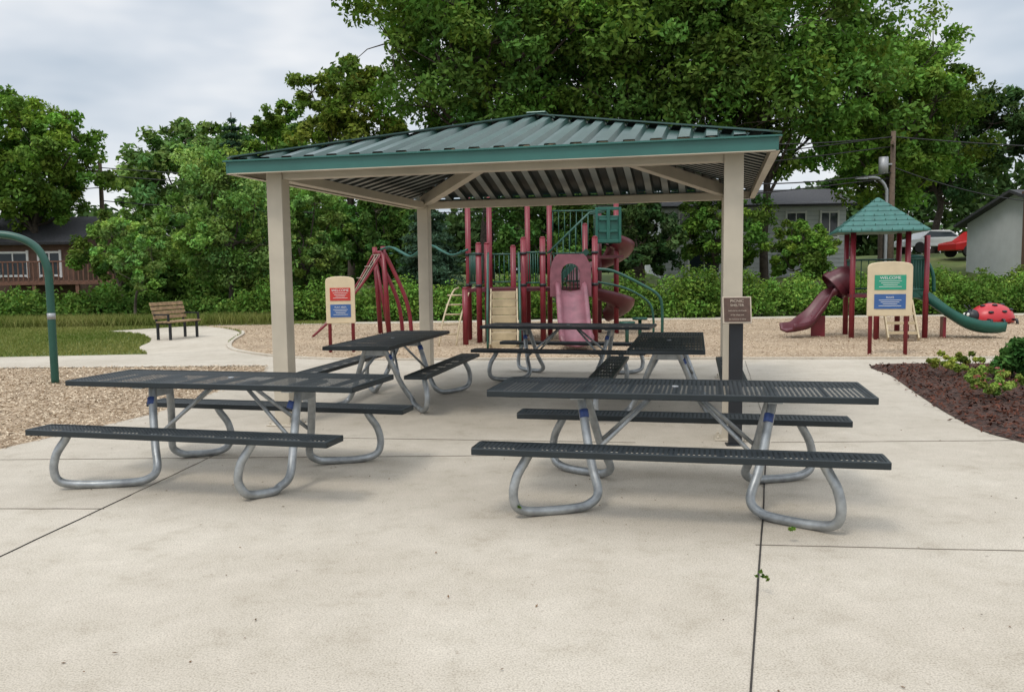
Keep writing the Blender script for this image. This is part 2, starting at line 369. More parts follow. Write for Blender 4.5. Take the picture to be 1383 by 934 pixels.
def blades(name,n,box,hh,excl=None,z=0):
    P=np.stack([rng.uniform(box[0],box[1],n),rng.uniform(box[2],box[3],n)],1)
    if excl is not None:
        for e_ in excl: P=P[~inpoly(P,e_)]
    n=len(P); C=np.concatenate([P,np.full((n,1),hh/2+z)],1); th=rng.random(n)*6.28
    A=np.stack([rng.normal(size=n)*.4,rng.normal(size=n)*.4,np.ones(n)],1)*(hh*rng.uniform(.3,.7,(n,1))); Bv=np.stack([np.cos(th),np.sin(th),np.zeros(n)],1)*.012
    t=rng.random((n,1)); pt=(np.sin(P[:,:1]*1.3)+np.sin(P[:,1:]*1.1+P[:,:1]*.6))*.25+.5
    t=np.clip(t*.6+pt*.5,0,1); c=np.array([.08,.145,.025])*(1-t)+np.array([.28,.27,.10])*t
    quads(name,C,A,Bv,c,'leaf')
blades('grass_blades',80000,(-20,-5,16.2,29),.07,[plaza,path,edge+[(26,26.2)]])
blades('tall_grass',12000,(-20,-7,25.8,27.6),.35,[edge+[(26,26.2)]])

# ------------------------------------------------------------ pavilion
YAW=-.235
pav=empty('park_pavilion',(.345,10.46,.016),YAW)
hw=2.235; A_=2.57; zE=2.64; zA=3.35; sl=(zA-zE)/A_; PW=.168
fr=B()
for i,(sx,sy) in enumerate(((-1,-1),(1,-1),(1,1),(-1,1))):
    p=B(); p.box((sx*hw,sy*hw,1.30),(PW,PW,2.60),0); p.box((sx*hw,sy*hw,.008),(.30,.30,.016),0)
    for ax in(-1,1):
        for ay in(-1,1): p.cyl((sx*hw+ax*.12,sy*hw+ay*.12,.016),(sx*hw+ax*.12,sy*hw+ay*.12,.04),.012,0,6)
    p.build('post_%d'%i,['tan'],pav,bevel=.012)
    fr.beam((sx*hw,sy*hw,2.60),(0,0,zA-.12),.13,.15,0)
PH=PW/2
for a,b in (((-hw+PH,-hw),(hw-PH,-hw)),((hw,-hw+PH),(hw,hw-PH)),((hw-PH,hw),(-hw+PH,hw)),((-hw,hw-PH),(-hw,-hw+PH))):
    fr.beam((a[0],a[1],2.545),(b[0],b[1],2.545),.12,.10,0)
fr.box((0,0,zA-.2),(.3,.3,.2),0,rz=math.pi/4)
fr.build('roof_frame',['tan'],pav,bevel=.006)
pit=.235
for k in range(4):
    rb=B(); us=[]
    nr=int(2*A_/pit)+1; start=-nr*pit/2
    for i in range(nr):
        u0=start+i*pit
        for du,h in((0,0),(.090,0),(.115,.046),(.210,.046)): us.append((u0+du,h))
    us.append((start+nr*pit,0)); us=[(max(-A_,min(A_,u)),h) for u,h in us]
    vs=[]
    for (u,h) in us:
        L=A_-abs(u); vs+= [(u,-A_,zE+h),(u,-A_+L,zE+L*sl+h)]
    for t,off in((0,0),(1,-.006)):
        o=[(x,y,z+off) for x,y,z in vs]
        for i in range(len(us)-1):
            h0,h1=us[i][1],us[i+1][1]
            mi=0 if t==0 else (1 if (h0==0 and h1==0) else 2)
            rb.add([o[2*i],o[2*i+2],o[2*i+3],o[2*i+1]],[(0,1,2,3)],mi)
    rb.build('roof_panel_%d'%k,['green_roof','roof_under','roof_under_shade'],pav,rz=k*math.pi/2,weld=False)
    cp=B(); cp.beam((-A_,-A_,zE+.055),(0,0,zA+.06),.15,.014,0); cp.build('hip_cap_%d'%k,['green_roof'],pav,rz=k*math.pi/2)
    fa=B(); fa.box((0,-A_-.012,2.60),(2*A_+.048,.02,.125),0); fa.box((0,-A_-.028,2.655),(2*A_+.076,.045,.014),0); fa.box((0,-A_+.012,2.59),(2*A_-.06,.02,.09),1)
    fa.box((0,-A_-.0,2.534),(2*A_+.0,.07,.006),1)
    fa.build('fascia_%d'%k,['green_fascia','tan'],pav,rz=k*math.pi/2)
ap=B(); ap.box((0,0,zA+.06),(.24,.24,.025),0); ap.build('roof_peak_cap',['green_roof'],pav,bevel=.01)

# plaque
pq=empty('dedication_plaque',(1.955,7.47,.016),-.1)
p=B(); p.box((0,0,.55),(.115,.05,1.10),0); p.box((0,0,.006),(.16,.12,.012),0); p.build('post',['black'],pq,bevel=.004)
p=B(); p.box((0,-.035,1.19),(.245,.022,.235),0,rx=-.25); p.box((0,-.049,1.194),(.222,.006,.212),1,rx=-.25)
p.build('plate',['bronze_l','bronze'],pq,bevel=.002)
for i,(t,s) in enumerate((('PICNIC',.036),('SHELTER',.030),('dedicated by the friends',.016),('of the village park',.016),('for everyone to enjoy',.016))):
    zz=1.268-.036*i-(.01 if i>1 else 0); text(t,s,(0,-.0555+.255*(zz-1.194),zz),(math.pi/2-.25,0,0),'bronze_l',pq)

# ------------------------------------------------------------ picnic tables
def slab(e,name,L,W,c,z):
    p=B(); t=.042
    for sy in(-1,1): p.box((0,sy*(W/2-.012),z-t/2),(L,.024,t),0)
    for sx in(-1,1): p.box((sx*(L/2-.012),0,z-t/2),(.024,W-.048,t),0)
    for u in (-.95,-.62,-.3,0,.3,.62,.95): p.box((u,0,z-.026),(.035,W-.05,.02),0)
    p.build(name+'_rim',['vinyl'],e,loc=(c[0],c[1],0),bevel=.005)
    s=B(); s.add([(-L/2+.02,-W/2+.02,z-.004),(L/2-.02,-W/2+.02,z-.004),(L/2-.02,W/2-.02,z-.004),(-L/2+.02,W/2-.02,z-.004)],[(0,1,2,3)],0)
    s.build(name+'_mesh_sheet',['perf'],e,loc=(c[0],c[1],0))
def picnic(x,y,yaw,legs=None,LL=2.44):
    e=empty('picnic_table',(x,y,.016),yaw)
    slab(e,'top',LL,.76,(0,0),.765)
    for s in(-1,1): slab(e,'seat',LL,.255,(0,s*.66),.46)
    legs=legs or {(-1,-1):(.48,.97),(1,-1):(.48,.97),(-1,1):(.48,.97),(1,1):(.48,.97)}
    p=B()
    for (s,t),(ul,uf) in legs.items():
        P=[(s*.63,t*.10,.715),(s*(.63*.7+ul*.3),t*.19,.50),(s*(.63*.35+ul*.65),t*.28,.27),(s*ul,t*.37,.11)]
        d=1 if uf>ul else -1
        P+=[(s*(ul+d*.05),t*.43,.045),(s*(ul+(uf-ul)*.3),t*.50,.030),(s*(ul+(uf-ul)*.7),t*.60,.030),(s*(uf-d*.03),t*.68,.06),(s*uf,t*.71,.15),(s*(uf-d*.02),t*.70,.27),(s*(uf-d*.07),t*.665,.37),(s*(uf-d*.10),t*.66,.425)]
        p.tube(catmull(P,6),.030,0,12)
        p.box((s*(uf-d*.10),t*.66,.424),(.12,.20,.012),0)
        q=P[2]
        p.tube([(s*.12,t*.03,.725),(q[0],q[1]*.92,q[2]+.06)],.015,0,8)
    for s in(-1,1):
        p.box((s*.63,0,.712),(.09,.56,.022),0); p.box((s*.12,0,.716),(.05,.3,.02),0)
        p.box((s*.63,0,.66),(.012,.24,.10),0)
    p.build('tube_frame',['galv'],e)
    q=B()
    for s in(-1,1): q.tube([(s*.604,-.150,.615),(s*.594,-.172,.565)],.0315,0,12)
    q.build('sticker',['blue_st'],e)
    h=B(); h.tube([(0,0,.758),(0,0,.768)],.022,0,14); h.build('umbrella_hole_cap',['grey'],e)
    return e
picnic(1.10,5.76,-.224)
picnic(-2.17,6.58,-.255,{(-1,-1):(.42,1.03),(1,-1):(.68,.48),(1,1):(.45,.92),(-1,1):(.82,.48)},2.38)
picnic(-1.44,10.35,1.376)
picnic(.815,12.37,-.30)
picnic(1.745,9.5,1.36)

# ------------------------------------------------------------ signs
def sign(x,y,w,z0,z1,rz,c1,c2,t1,t2):
    e=empty('playground_sign',(x,y,0),rz)
    p=B()
    n=10; prof=[(-w/2,z0),(w/2,z0),(w/2,z1-.10)]+[(w/2*math.cos(math.pi*k/n)*(1) ,z1-.10+.10*math.sin(math.pi*k/n)**.6) for k in range(1,n)]+[(-w/2,z1-.10)]
    m_=len(prof); vs=[(a,-.03,b) for a,b in prof]+[(a,.03,b) for a,b in prof]
    fs=[tuple(range(m_)),tuple(range(2*m_-1,m_-1,-1))]+[(i,(i+1)%m_,m_+(i+1)%m_,m_+i) for i in range(m_)]
    p.add(vs,fs,0); p.build('panel',['cream'],e,bevel=.012)
    q=B(); h=z1-z0
    q.box((0,-.034,z0+h*.62),(w*.70,.008,h*.27),0); q.box((0,-.034,z0+h*.27),(w*.70,.008,h*.27),1)
    q.build('printed_plates',[c1,c2],e)
    ln=B()
    for bz in(.62,.27):
        for i in range(4): ln.box((0,-.0395,z0+h*(bz+.025-.035*i)),(w*(.5-.09*((i*7)%3)),.003,h*.008),0)
    ln.build('small_print',['white'],e)
    text(t1,h*.075,(0,-.0405,z0+h*.70),(math.pi/2,0,0),'white',e,'title'); text(t2,h*.05,(0,-.0405,z0+h*.345),(math.pi/2,0,0),'white',e,'subtitle')
    r=B()
    for s in(-1,1): r.cyl((s*w*.40,.065,-.02),(s*w*.40,.065,z1-.2),.035,0,14)
    for zz in (z0+.1,z1-.3): r.box((0,.04,zz),(w*.86,.02,.05),0)
    r.build('posts',['maroon'],e)
sign(-3.34,16.8,.56,.58,1.50,.12,'signred','signblue','WELCOME','PLAY AREA')
sign(6.60,15.0,.74,.69,1.64,-.18,'signgreen','signblue','WELCOME','RULES')

cg=empty('curved_green_pole',(-6.70,12.5,0)); p=B()
p.tube(catmull([(0,0,-.02),(0,0,.8),(0,0,1.4),(-.02,0,1.72),(-.16,0,1.99),(-.42,-.02,2.14),(-.8,-.05,2.19),(-1.5,-.1,2.20)],8),.055,0,16)
p.build('pipe',['pgreen2'],cg); p=B(); p.tube([(0,0,.95),(0,0,1.04)],.057,0,16); p.build('label',['grey'],cg)
bn=empty('park_bench',(-8.35,21.1,0),1.28); p=B()
for i in range(4): p.box((0,-.05-.1*i,.44),(1.2,.085,.035),0)
for i in range(4): p.box((0,.05+.03*i,.55+.105*i),(1.2,.03,.085),0,rx=-.28)
p.build('slats',['wood'],bn,bevel=.006); p=B()
for s in(-1,1):
    p.beam((s*.5,-.33,.0),(s*.5,-.33,.43),.05,.05,0,(0,1,0)); p.beam((s*.5,.02,0),(s*.5,.02,.43),.05,.05,0,(0,1,0)); p.beam((s*.5,.04,.42),(s*.5,.17,.92),.05,.03,0,(0,1,0)); p.beam((s*.5,-.36,.41),(s*.5,.05,.41),.05,.03,0)
    p.beam((s*.56,-.36,.62),(s*.56,.06,.62),.05,.03,0); p.beam((s*.56,-.34,.4),(s*.56,-.34,.61),.04,.04,0,(0,1,0))
p.build('frame',['black'],bn)

# ------------------------------------------------------------ main play structure
ps=empty('playground_structure',(0,0,0))
p=B(); r=.062
for (x,y,h) in ((-.96,19.5,3.25),(-.70,18.7,2.15),(-.52,18.75,2.15),(-.50,20.3,3.25),(.27,18.6,2.25),(.40,20.4,3.25),(.68,18.5,2.25),(.92,20.5,3.25),(1.80,18.5,2.25),(1.72,20.0,2.6),(2.55,20.9,3.2),(-.98,18.2,1.2),(.05,19.2,2.1)):
    p.cyl((x,y,-.05),(x,y,h),r,0,14); p.tube([(x,y,h),(x,y,h+.03)],[r*1.05,r*.6],0,14)
p.build('posts',['maroon'],ps)
p=B()
for (x,y,h) in ((-.96,19.5,3.25),(-.70,18.7,2.15),(.27,18.6,2.25),(.68,18.5,2.25),(1.80,18.5,2.25),(1.72,20.0,2.6)):
    for zz in (1.22,1.9): p.tube([(x,y,zz),(x,y,zz+.06)],r*1.22,0,14)
p.build('post_clamps',['black'],ps)
p=B(); p.box((.42,19.5,1.15),(2.75,1.65,.07),0); p.box((2.1,20.3,1.85),(.95,1.2,.06),0); p.build('decks',['maroon_pl'],ps)
p=B()
for i in range(7): p.box((-.16,18.62-.19*i,1.10-.165*i),(.52,.2,.05),0); p.box((-.16,18.53-.19*i,1.03-.165*i),(.50,.015,.12),0)
for s in(-1,1): p.beam((-.16+s*.28,18.7,1.12),(-.16+s*.28,17.4,.02),.03,.16,0)
p.build('steps',['beige'],ps)
p=B()
for s in(-1,1):
    X=-.16+s*.33
    p.tube(catmull([(X,18.7,1.95),(X,18.4,1.8),(X,17.6,1.0),(X,17.35,.7),(X,17.3,.0)],6),.024,0,8)
    for i in range(5): p.cyl((X,18.5-.2*i,1.85-.2*i),(X,18.5-.2*i,1.0-.17*i),.013,0,6)
for (a,b) in (((-.96,19.5),(-.70,18.7)),((.27,18.6),(.68,18.5)),((-.5,20.3),(.4,20.4)),((-.96,19.5),(-.5,20.3)),((.92,20.5),(1.72,20.0))):
    for zz in(1.3,1.95): p.cyl((a[0],a[1],zz),(b[0],b[1],zz),.02,0,8)
    for k in range(1,8):
        t=k/8; X=a[0]+(b[0]-a[0])*t;Y=a[1]+(b[1]-a[1])*t; p.cyl((X,Y,1.3),(X,Y,1.95),.013,0,6)
for s in(-1,1):
    p.beam((.95,19.75+s*.3,1.2),(1.75,19.95+s*.3,2.0),.03,.12,0)
    p.tube([(.85,19.75+s*.33,1.95),(1.8,19.95+s*.33,2.85),(2.2,19.95+s*.33,2.9)],.022,0,8)
for i in range(6): p.box((1.0+.13*i,19.8+.03*i,1.28+.13*i),(.15,.6,.03),0)
for i in range(7): p.cyl((.9+.14*i,19.45,1.3+.13*i),(.9+.14*i,19.45,2.0+.13*i),.011,0,6)
for i in range(8): p.cyl((1.0+.14*i,20.5,2.15),(1.0+.14*i,20.5,2.95),.011,0,6)
p.cyl((.95,20.5,2.95),(2.1,20.5,2.95),.02,0,8)
p.tube(catmull([(1.85,18.5,1.58),(2.2,18.4,1.52),(2.8,18.3,1.22),(3.12,18.25,1.0),(3.20,18.25,.7),(3.20,18.25,-.02)],8),.032,0,10)
p.tube(catmull([(1.85,18.9,1.3),(2.5,18.9,1.15),(3.0,18.9,.85),(3.12,18.9,.5),(3.12,18.9,-.02)],8),.025,0,10)
p.build('green_railings',['pgreen2'],ps)
p=B(); cx,cy,cz=2.18,19.3,2.55
for (a,b,c,d) in ((-.26,0,.06,.78),(.26,0,.06,.78),(0,-.36,.46,.07),(0,.36,.46,.07),(0,0,.08,.66),(-.12,.12,.17,.05),(.12,.12,.17,.05),(-.12,-.14,.17,.05),(.12,-.14,.17,.05)):
    p.box((cx+a,cy,cz+b),(c,.05,d),0)
p.box((cx,cy+.035,cz-.1),(.55,.02,.62),0)
p.build('green_climbing_panel',['pgreen'],ps,bevel=.01)
p=B(); hx,hy=1.27,18.42; n=14
inn=[(-.20,1.0)]+[(-.20*math.cos(math.pi*k/n),1.50+.20*math.sin(math.pi*k/n)) for k in range(n+1)]+[(.20,1.0)]
out=[(-.44,1.0)]+[(-.44*math.cos(math.pi*k/n),1.45+.45*min(1,1.35*math.sin(math.pi*k/n))) for k in range(n+1)]+[(.44,1.0)]
m_=len(inn); vs=[(hx+a,hy-.05,b) for a,b in inn]+[(hx+a,hy-.05,b) for a,b in out]+[(hx+a,hy+.05,b) for a,b in inn]+[(hx+a,hy+.05,b) for a,b in out]
fs=[]
for i in range(m_-1): fs+=[(i,i+1,m_+i+1,m_+i),(2*m_+i+1,2*m_+i,3*m_+i,3*m_+i+1),(m_+i,m_+i+1,3*m_+i+1,3*m_+i),(i+1,i,2*m_+i,2*m_+i+1)]
p.add(vs,fs,0,False)
prof=[(-.34,.16),(-.30,.20),(-.24,.17),(-.21,.02),(0,-.01),(.21,.02),(.24,.17),(.30,.20),(.34,.16),(.33,.0),(0,-.06),(-.33,0)]
cl=catmull([(hx,18.5,1.12),(hx,18.25,1.08),(hx,17.95,.85),(hx,17.5,.45),(hx,17.15,.20),(hx,16.85,.13),(hx,16.7,.11)],5)
vs=[];k=len(prof)
for c in cl: vs+=[(c.x+a,c.y,c.z+b) for a,b in prof]
fs=[(i*k+j,i*k+(j+1)%k,(i+1)*k+(j+1)%k,(i+1)*k+j) for i in range(len(cl)-1) for j in range(k)]+[tuple(range(k)),tuple(range(len(vs)-1,len(vs)-k-1,-1))]
p.add(vs,fs,0,True); p.build('slide_with_hood',['pink_pl'],ps)
p=B()
for i in range(5): p.cyl((hx-.16+.08*i,18.6,1.15),(hx-.16+.08*i,18.6,1.75),.013,0,6)
p.build('slide_gate_bars',['pgreen2'],ps)
p=B(); cxs,cys=2.15,21.2
hel=[]
for i in range(41):
    t=i/40; a=-1.2+t*2*math.pi*1.35; hel.append(Vector((cxs+.55*math.cos(a)*1.0,cys+.55*math.sin(a),2.15-1.85*t)))
prof=[]
for j in range(9): an=math.pi+math.pi*j/8; prof.append((.34*math.cos(an),.30*math.sin(an)+.25))
for j in range(9): an=2*math.pi-math.pi*j/8; prof.append((.30*math.cos(an),.26*math.sin(an)+.25))
vs=[];k=len(prof)
for i,c in enumerate(hel):
    rad=Vector((c.x-cxs,c.y-cys,0)).normalized()
    vs+=[c+rad*a+Vector((0,0,b)) for a,b in prof]
p.add(vs,[(i*k+j,i*k+(j+1)%k,(i+1)*k+(j+1)%k,(i+1)*k+j) for i in range(40) for j in range(k)],0,True)
p.cyl((cxs,cys,0),(cxs,cys,3.0),.08,0,12)
p.build('spiral_slide',['maroon_pl'],ps)
p=B()
for (x,y) in ((2.42,18.0),(2.9,19.4)): p.cyl((x,y,.42),(x,y,.47),.17,0,16); p.cyl((x,y,0),(x,y,.42),.04,0,10)
p.build('stool_seats',['pgreen2'],ps)
p=B()
for s in(-.18,.18): p.tube(catmull([(-1.0+s,19.2,1.2),(-1.1+s,18.7,1.1),(-1.25+s,18.1,.6),(-1.35+s,17.9,0)],6),.02,0,8)
for i in range(5): p.cyl((-1.2-.03*i-.18,18.6-.14*i,1.05-.2*i),(-1.2-.03*i+.18,18.6-.14*i,1.05-.2*i),.018,0,8)
p.build('tan_arch_ladder',['beige'],ps)
p=B()
for (xb,xt,yb) in ((-3.35,-3.45,21.9),(-3.05,-3.15,21.3)):
    p.cyl((xb,yb,-.03),(xt,yb,2.2),.062,0,14)
    p.tube(catmull([(xt,yb,2.1),(xt+.2,yb,1.7),(xt+.5,yb,1.0),(xt+.62,yb,.5),(xt+.66,yb,-.02)],6),.05,0,10)
p.cyl((-3.45,21.9,2.05),(-3.15,21.3,2.05),.05,0,10)
p.tube(catmull([(-3.5,21.9,2.0),(-3.9,21.9,1.3),(-4.5,21.8,.55),(-5.0,21.8,.0)],6),.028,0,8)
p.tube(catmull([(-3.2,21.3,2.0),(-3.65,21.2,1.3),(-4.3,21.1,.55),(-4.9,21.0,.0)],6),.028,0,8)
p.cyl((-3.45,21.9,2.05),(-3.1,21.6,.0),.04,0,10)
p.build('net_climber_frame',['maroon'],ps)
p=B()
for k in range(7):
    t=k/7; p.cyl((-3.5-1.45*t,21.9-.1*t,2.0*(1-t)),(-3.2-1.7*t*.98,21.3-.3*t,2.0*(1-t)),.014,0,6)
for k in range(4):
    u=k/3; p.tube([(-3.5+.3*u,21.9-.6*u,2.0),(-4.0+.25*u,21.9-.65*u,1.15),(-5.0+.1*u,21.8-.8*u,0)],.014,0,6)
p.build('rope_net',['rope'],ps)
p=B()
for s in(-.25,.25):
    p.tube(catmull([(-3.2,21.5+s,2.12)]+[(-3.2+.27*i,21.5+s-.25*i,2.05+.12*math.sin(i*1.6)) for i in range(1,8)]+[(-.96,19.6+s,2.05)],5),.025,0,8)
for i in range(1,9): p.cyl((-3.2+.26*i,21.25-.24*i,2.02),(-3.2+.26*i,21.75-.24*i,2.02),.018,0,6)
p.build('overhead_ladder',['pgreen'],ps)

# ------------------------------------------------------------ small tower with roof
tw=empty('playground_slide_tower',(8.05,19.0,0),-.25)
p=B()
for (x,y,h) in ((-.55,-.5,2.32),(.55,-.5,2.32),(.55,.55,2.32),(-.55,.55,2.32),(.95,-.35,2.2),(-.1,-.85,1.5)):
    p.cyl((x,y,-.05),(x,y,h),.058,0,14)
p.build('posts',['maroon'],tw)
p=B(); ns=7; w0=.90; z0=2.30; z1=3.05
for i in range(ns):
    a=w0*(1-i/ns); b=w0*(1-(i+1)/ns)+.02; za=z0+(z1-z0)*i/ns; zb=z0+(z1-z0)*(i+1)/ns
    vs=[(-a,-a,za),(a,-a,za),(a,a,za),(-a,a,za),(-b,-b,zb),(b,-b,zb),(b,b,zb),(-b,b,zb)]
    vs=[(x,y,z+ (.02 if k<4 else 0)) for k,(x,y,z) in enumerate(vs)]
    lo=[(x,y,za-.02) for x,y,z in vs[:4]]
    p.add(vs+lo,[(0,1,5,4),(1,2,6,5),(2,3,7,6),(3,0,4,7),(8,9,1,0),(9,10,2,1),(10,11,3,2),(11,8,0,3),(4,5,6,7),(11,10,9,8)],0)
p.build('shingled_roof',['shingle_g'],tw,bevel=.008,weld=False)
p=B()
for i in range(ns):
    a=w0*(1-i/ns)+.001; za=z0+(z1-z0)*i/ns; nn=max(2,int(9*(1-i/ns)))
    for k in range(nn):
        u=-a+2*a*(k+.5*(i%2)+.3)/nn
        if abs(u)<a-.02:
            p.box((u,-a,za+.02),(.012,.012,.06),0); p.box((-a,u,za+.02),(.012,.012,.06),0)
p.build('shingle_gaps',['pgreen2'],tw)
p=B(); p.box((0,.02,.92),(1.2,1.15,.07),0); p.build('deck',['maroon_pl'],tw)
p=B()
for i in range(4): p.box((.35,-.62-.2*(3-i),.75-.19*(3-i)),(.55,.2,.05),0)
for s in(-1,1): p.beam((.35+s*.29,-.55,.8),(.35+s*.29,-1.35,.05),.03,.12,0)
p.build('steps',['beige'],tw)
p=B()
for (a,b) in (((-.55,-.5),(-.55,.55)),((.55,.55),(-.55,.55)),((.55,-.5),(.95,-.35))):
    for zz in(1.05,1.7): p.cyl((a[0],a[1],zz),(b[0],b[1],zz),.02,0,8)
    for k in range(1,7): t=k/7; p.cyl((a[0]+(b[0]-a[0])*t,a[1]+(b[1]-a[1])*t,1.05),(a[0]+(b[0]-a[0])*t,a[1]+(b[1]-a[1])*t,1.7),.011,0,6)
p.build('railings',['pgreen2'],tw)
def trough(cl,prof,b,mi=0):
    vs=[];k=len(prof)
    for i,c in enumerate(cl):
        d=(cl[min(i+1,len(cl)-1)]-cl[max(0,i-1)]); d.z=0; d.normalize(); sd=Vector((-d.y,d.x,0))
        vs+=[c+sd*a+Vector((0,0,h)) for a,h in prof]
    b.add(vs,[(i*k+j,i*k+(j+1)%k,(i+1)*k+(j+1)%k,(i+1)*k+j) for i in range(len(cl)-1) for j in range(k)]+[tuple(range(k)),tuple(range(len(vs)-1,len(vs)-k-1,-1))],mi,True)
sp=[(-.33,.20),(-.28,.20),(-.23,.05),(0,0),(.23,.05),(.28,.20),(.33,.20),(.28,-.0),(0,-.06),(-.28,-.0)]
p=B()
ring=[Vector((-.50,.15,1.26)),Vector((-.65,.13,1.25)),Vector((-.80,.10,1.18)),Vector((-.90,.08,1.10))]
p.tube(ring,[.32,.32,.31,.29],0,20,False); p.tube(ring,[.29,.29,.28,.26],0,20,False); p.tube(ring[-2:],[.34,.34],0,20,False)
trough(catmull([(-.82,.08,.96),(-1.0,.05,.86),(-1.2,-.05,.58),(-1.42,-.2,.34),(-1.62,-.42,.20),(-1.9,-.62,.17)],6),[(a*.8,b*.8) for a,b in sp],p)
p.build('maroon_slide',['maroon_pl'],tw)
p=B()
trough(catmull([(.6,.0,.95),(.95,-.05,.85),(1.35,-.15,.55),(1.75,-.2,.28),(2.1,-.15,.17),(2.45,-.05,.15)],6),sp,p)
p.box((.78,-.30,1.30),(.34,.05,.85),0); p.box((.98,.0,1.30),(.05,.5,.75),0); p.tube(catmull([(.6,-.3,1.75),(.9,-.28,1.72),(1.1,-.2,1.4),(1.15,-.15,1.0)],5),.04,0,8)
p.build('green_slide',['pgreen'],tw)
p=B(); p.box((1.35,-.15,.2),(.06,.3,.5),0); p.box((-1.2,-.05,.22),(.3,.06,.5),0); p.build('slide_supports',['maroon'],tw)

# ladybug
lb=empty('ladybug_climber',(12.75,22.8,0),.1); p=B()
p.ell((0,0,.12),(.60,.45,.42),0,28,14,-.2)
p.build('shell',['lady'],lb)
p=B(); p.ell((-.58,-.05,.20),(.19,.20,.19),0)
for (a,b) in ((-.25,-.35),(.1,-.38),(.38,-.22),(-.05,-.2),(.25,-.05),(-.3,-.08),(.0,.1)):
    nn=math.sqrt(max(0,1-(a/.6)**2-(b/.45)**2)); p.ell((a,b,.12+.42*nn),(.075,.06,.035),0,12,6)
p.tube([(-.62,-.1,.35),(-.74,-.15,.50)],.014,0,6); p.tube([(-.62,0,.35),(-.76,.03,.50)],.014,0,6)
for s in(-1,1):
    for a in(-.35,0,.35): p.tube([(a,s*.38,.12),(a,s*.52,.12),(a,s*.56,0)],.035,0,8)
p.build('spots_and_head',['black'],lb)
p=B()
for s in(-.09,.06): p.ell((-.73,s-.03,.25),(.04,.045,.05),0,10,8)
p.build('eyes',['white'],lb)

# ------------------------------------------------------------ houses, poles, cars
def house(name,x,y,z,w,d,h,rh,rz,siding,wins,lap=True):
    e=empty(name,(x,y,z),rz); p=B(); p.box((0,0,h/2-.5),(w,d,h+1),0)
    p.add([(-w/2,-d/2,h),(-w/2,d/2,h),(-w/2,0,h+rh-.1)],[(0,1,2)],0); p.add([(w/2,-d/2,h),(w/2,d/2,h),(w/2,0,h+rh-.1)],[(0,1,2)],0)
    p.build('walls',[siding],e,weld=False)
    if lap:
        p=B(); k=int(h/.22)
        for i in range(k): p.box((0,-d/2-.012,.1+.22*i),(w,.02,.018),0)
        p.build('siding_laps',['siding_g'],e)
    p=B(); o=.5
    p.beam((-w/2-.4,-d/4-o/2,h+rh/2-.02-.12),(w/2+.4,-d/4-o/2,h+rh/2-.02-.12),math.hypot(d/2+o,rh*(1+o/(d/2))),.12,0,(0,-math.sin(math.atan2(rh,d/2)),math.cos(math.atan2(rh,d/2))))
    p.beam((-w/2-.4,d/4+o/2,h+rh/2-.02-.12),(w/2+.4,d/4+o/2,h+rh/2-.02-.12),math.hypot(d/2+o,rh*(1+o/(d/2))),.12,0,(0,math.sin(math.atan2(rh,d/2)),math.cos(math.atan2(rh,d/2))))
    p.build('roof',['roofsh'],e)
    p=B(); q=B()
    for (a,b,ww,hh) in wins:
        q.box((a,-d/2-.03,b),(ww,.03,hh),0)
        for s in(-1,1): p.box((a+s*ww/2,-d/2-.04,b),(.09,.08,hh+.18),0); p.box((a,-d/2-.04,b+s*hh/2),(ww-.09,.08,.09),0)
        p.box((a,-d/2-.05,b),(.05,.05,hh-.09),0)
    p.build('window_frames',['white'],e); q.build('window_glass',['glass'],e)
    return e
house('white_house',12.8,49,1.0,9.5,8,3.9,1.0,-.05,'siding_w',[(-3.2,2.9,1.2,1.1),(-.6,2.9,1.4,1.1),(2.2,2.7,1.0,1.3),(3.9,2.7,.9,1.3),(-2.5,.9,1.6,1.3),(3.2,.8,1.0,1.6)])
house('grey_house',25.6,39,.75,6,7,2.9,1.2,.1,'siding_w',[(-2.0,2.0,.9,1.0),(.5,2.0,.9,1.0),(-1.9,.4,.8,.9)])
house('brown_house',-23.2,40,.9,8,6,2.3,1.1,.1,'brick',[(-2,1.2,1.2,1.0),(1.5,1.2,1.2,1.0),(3.0,1.2,.9,1.0)],lap=False)
hd=empty('wooden_deck',(-18.9,36.5,.8),.1); p=B(); p.box((0,0,.5),(5.2,2.2,.15),0)
for i in range(27): p.box((-2.55+.196*i,-1.08,.95),(.05,.04,.8),0)
p.box((0,-1.08,1.37),(5.2,.08,.06),0)
for a in(-2.5,-.8,.9,2.5): p.box((a,-1.0,-.1),(.14,.14,1.2),0)
p.build('deck_frame',['deck'],hd)
chim=B(); chim.box((22.6,37.6,2.6),(.45,.45,4.0),0); chim.box((22.6,37.6,4.65),(.55,.55,.1),0); chim.build('brick_chimney',['brick'])
def pole(name,x,y,z,h,lean=0,trans=False):
    e=empty(name,(x,y,z)); p=B(); p.tube([(0,0,-.3),(lean,0,h)],[.13,.085],0,12); p.box((lean,0,h-.5),(1.3,.1,.12),0,rz=1.1); p.build('pole',['pole'],e)
    if trans:
        q=B(); q.tube([(-.38,-.1,h-1.55),(-.38,-.1,h-.95)],.17,0,14); q.box((-.2,-.05,h-1.2),(.3,.06,.06),0); q.build('transformer',['grey'],e)
    return e
pole('utility_pole',14.2,32.3,.1,6.4,0,True)
pole('utility_pole',-18.8,40,.9,5.9)
e=empty('street_lamp',(14.75,34,.2)); p=B(); p.tube(catmull([(0,0,0),(0,0,3.8),(-.05,0,4.4),(-.35,0,4.75),(-.8,0,4.8)],6),.06,0,10); p.box((-1.0,0,4.78),(.45,.16,.09),0); p.build('lamp_pole',['grey'],e)
p=B()
def wire(a,b,sag):
    a=Vector(a);b=Vector(b); p.tube([a.lerp(b,t/16)-Vector((0,0,sag*4*(t/16)*(1-t/16))) for t in range(17)],.022,0,5)
for dz in(0,.35,1.5): wire((14.2,32.3,6.3-dz),(-18.8,40,6.5-dz),.9)
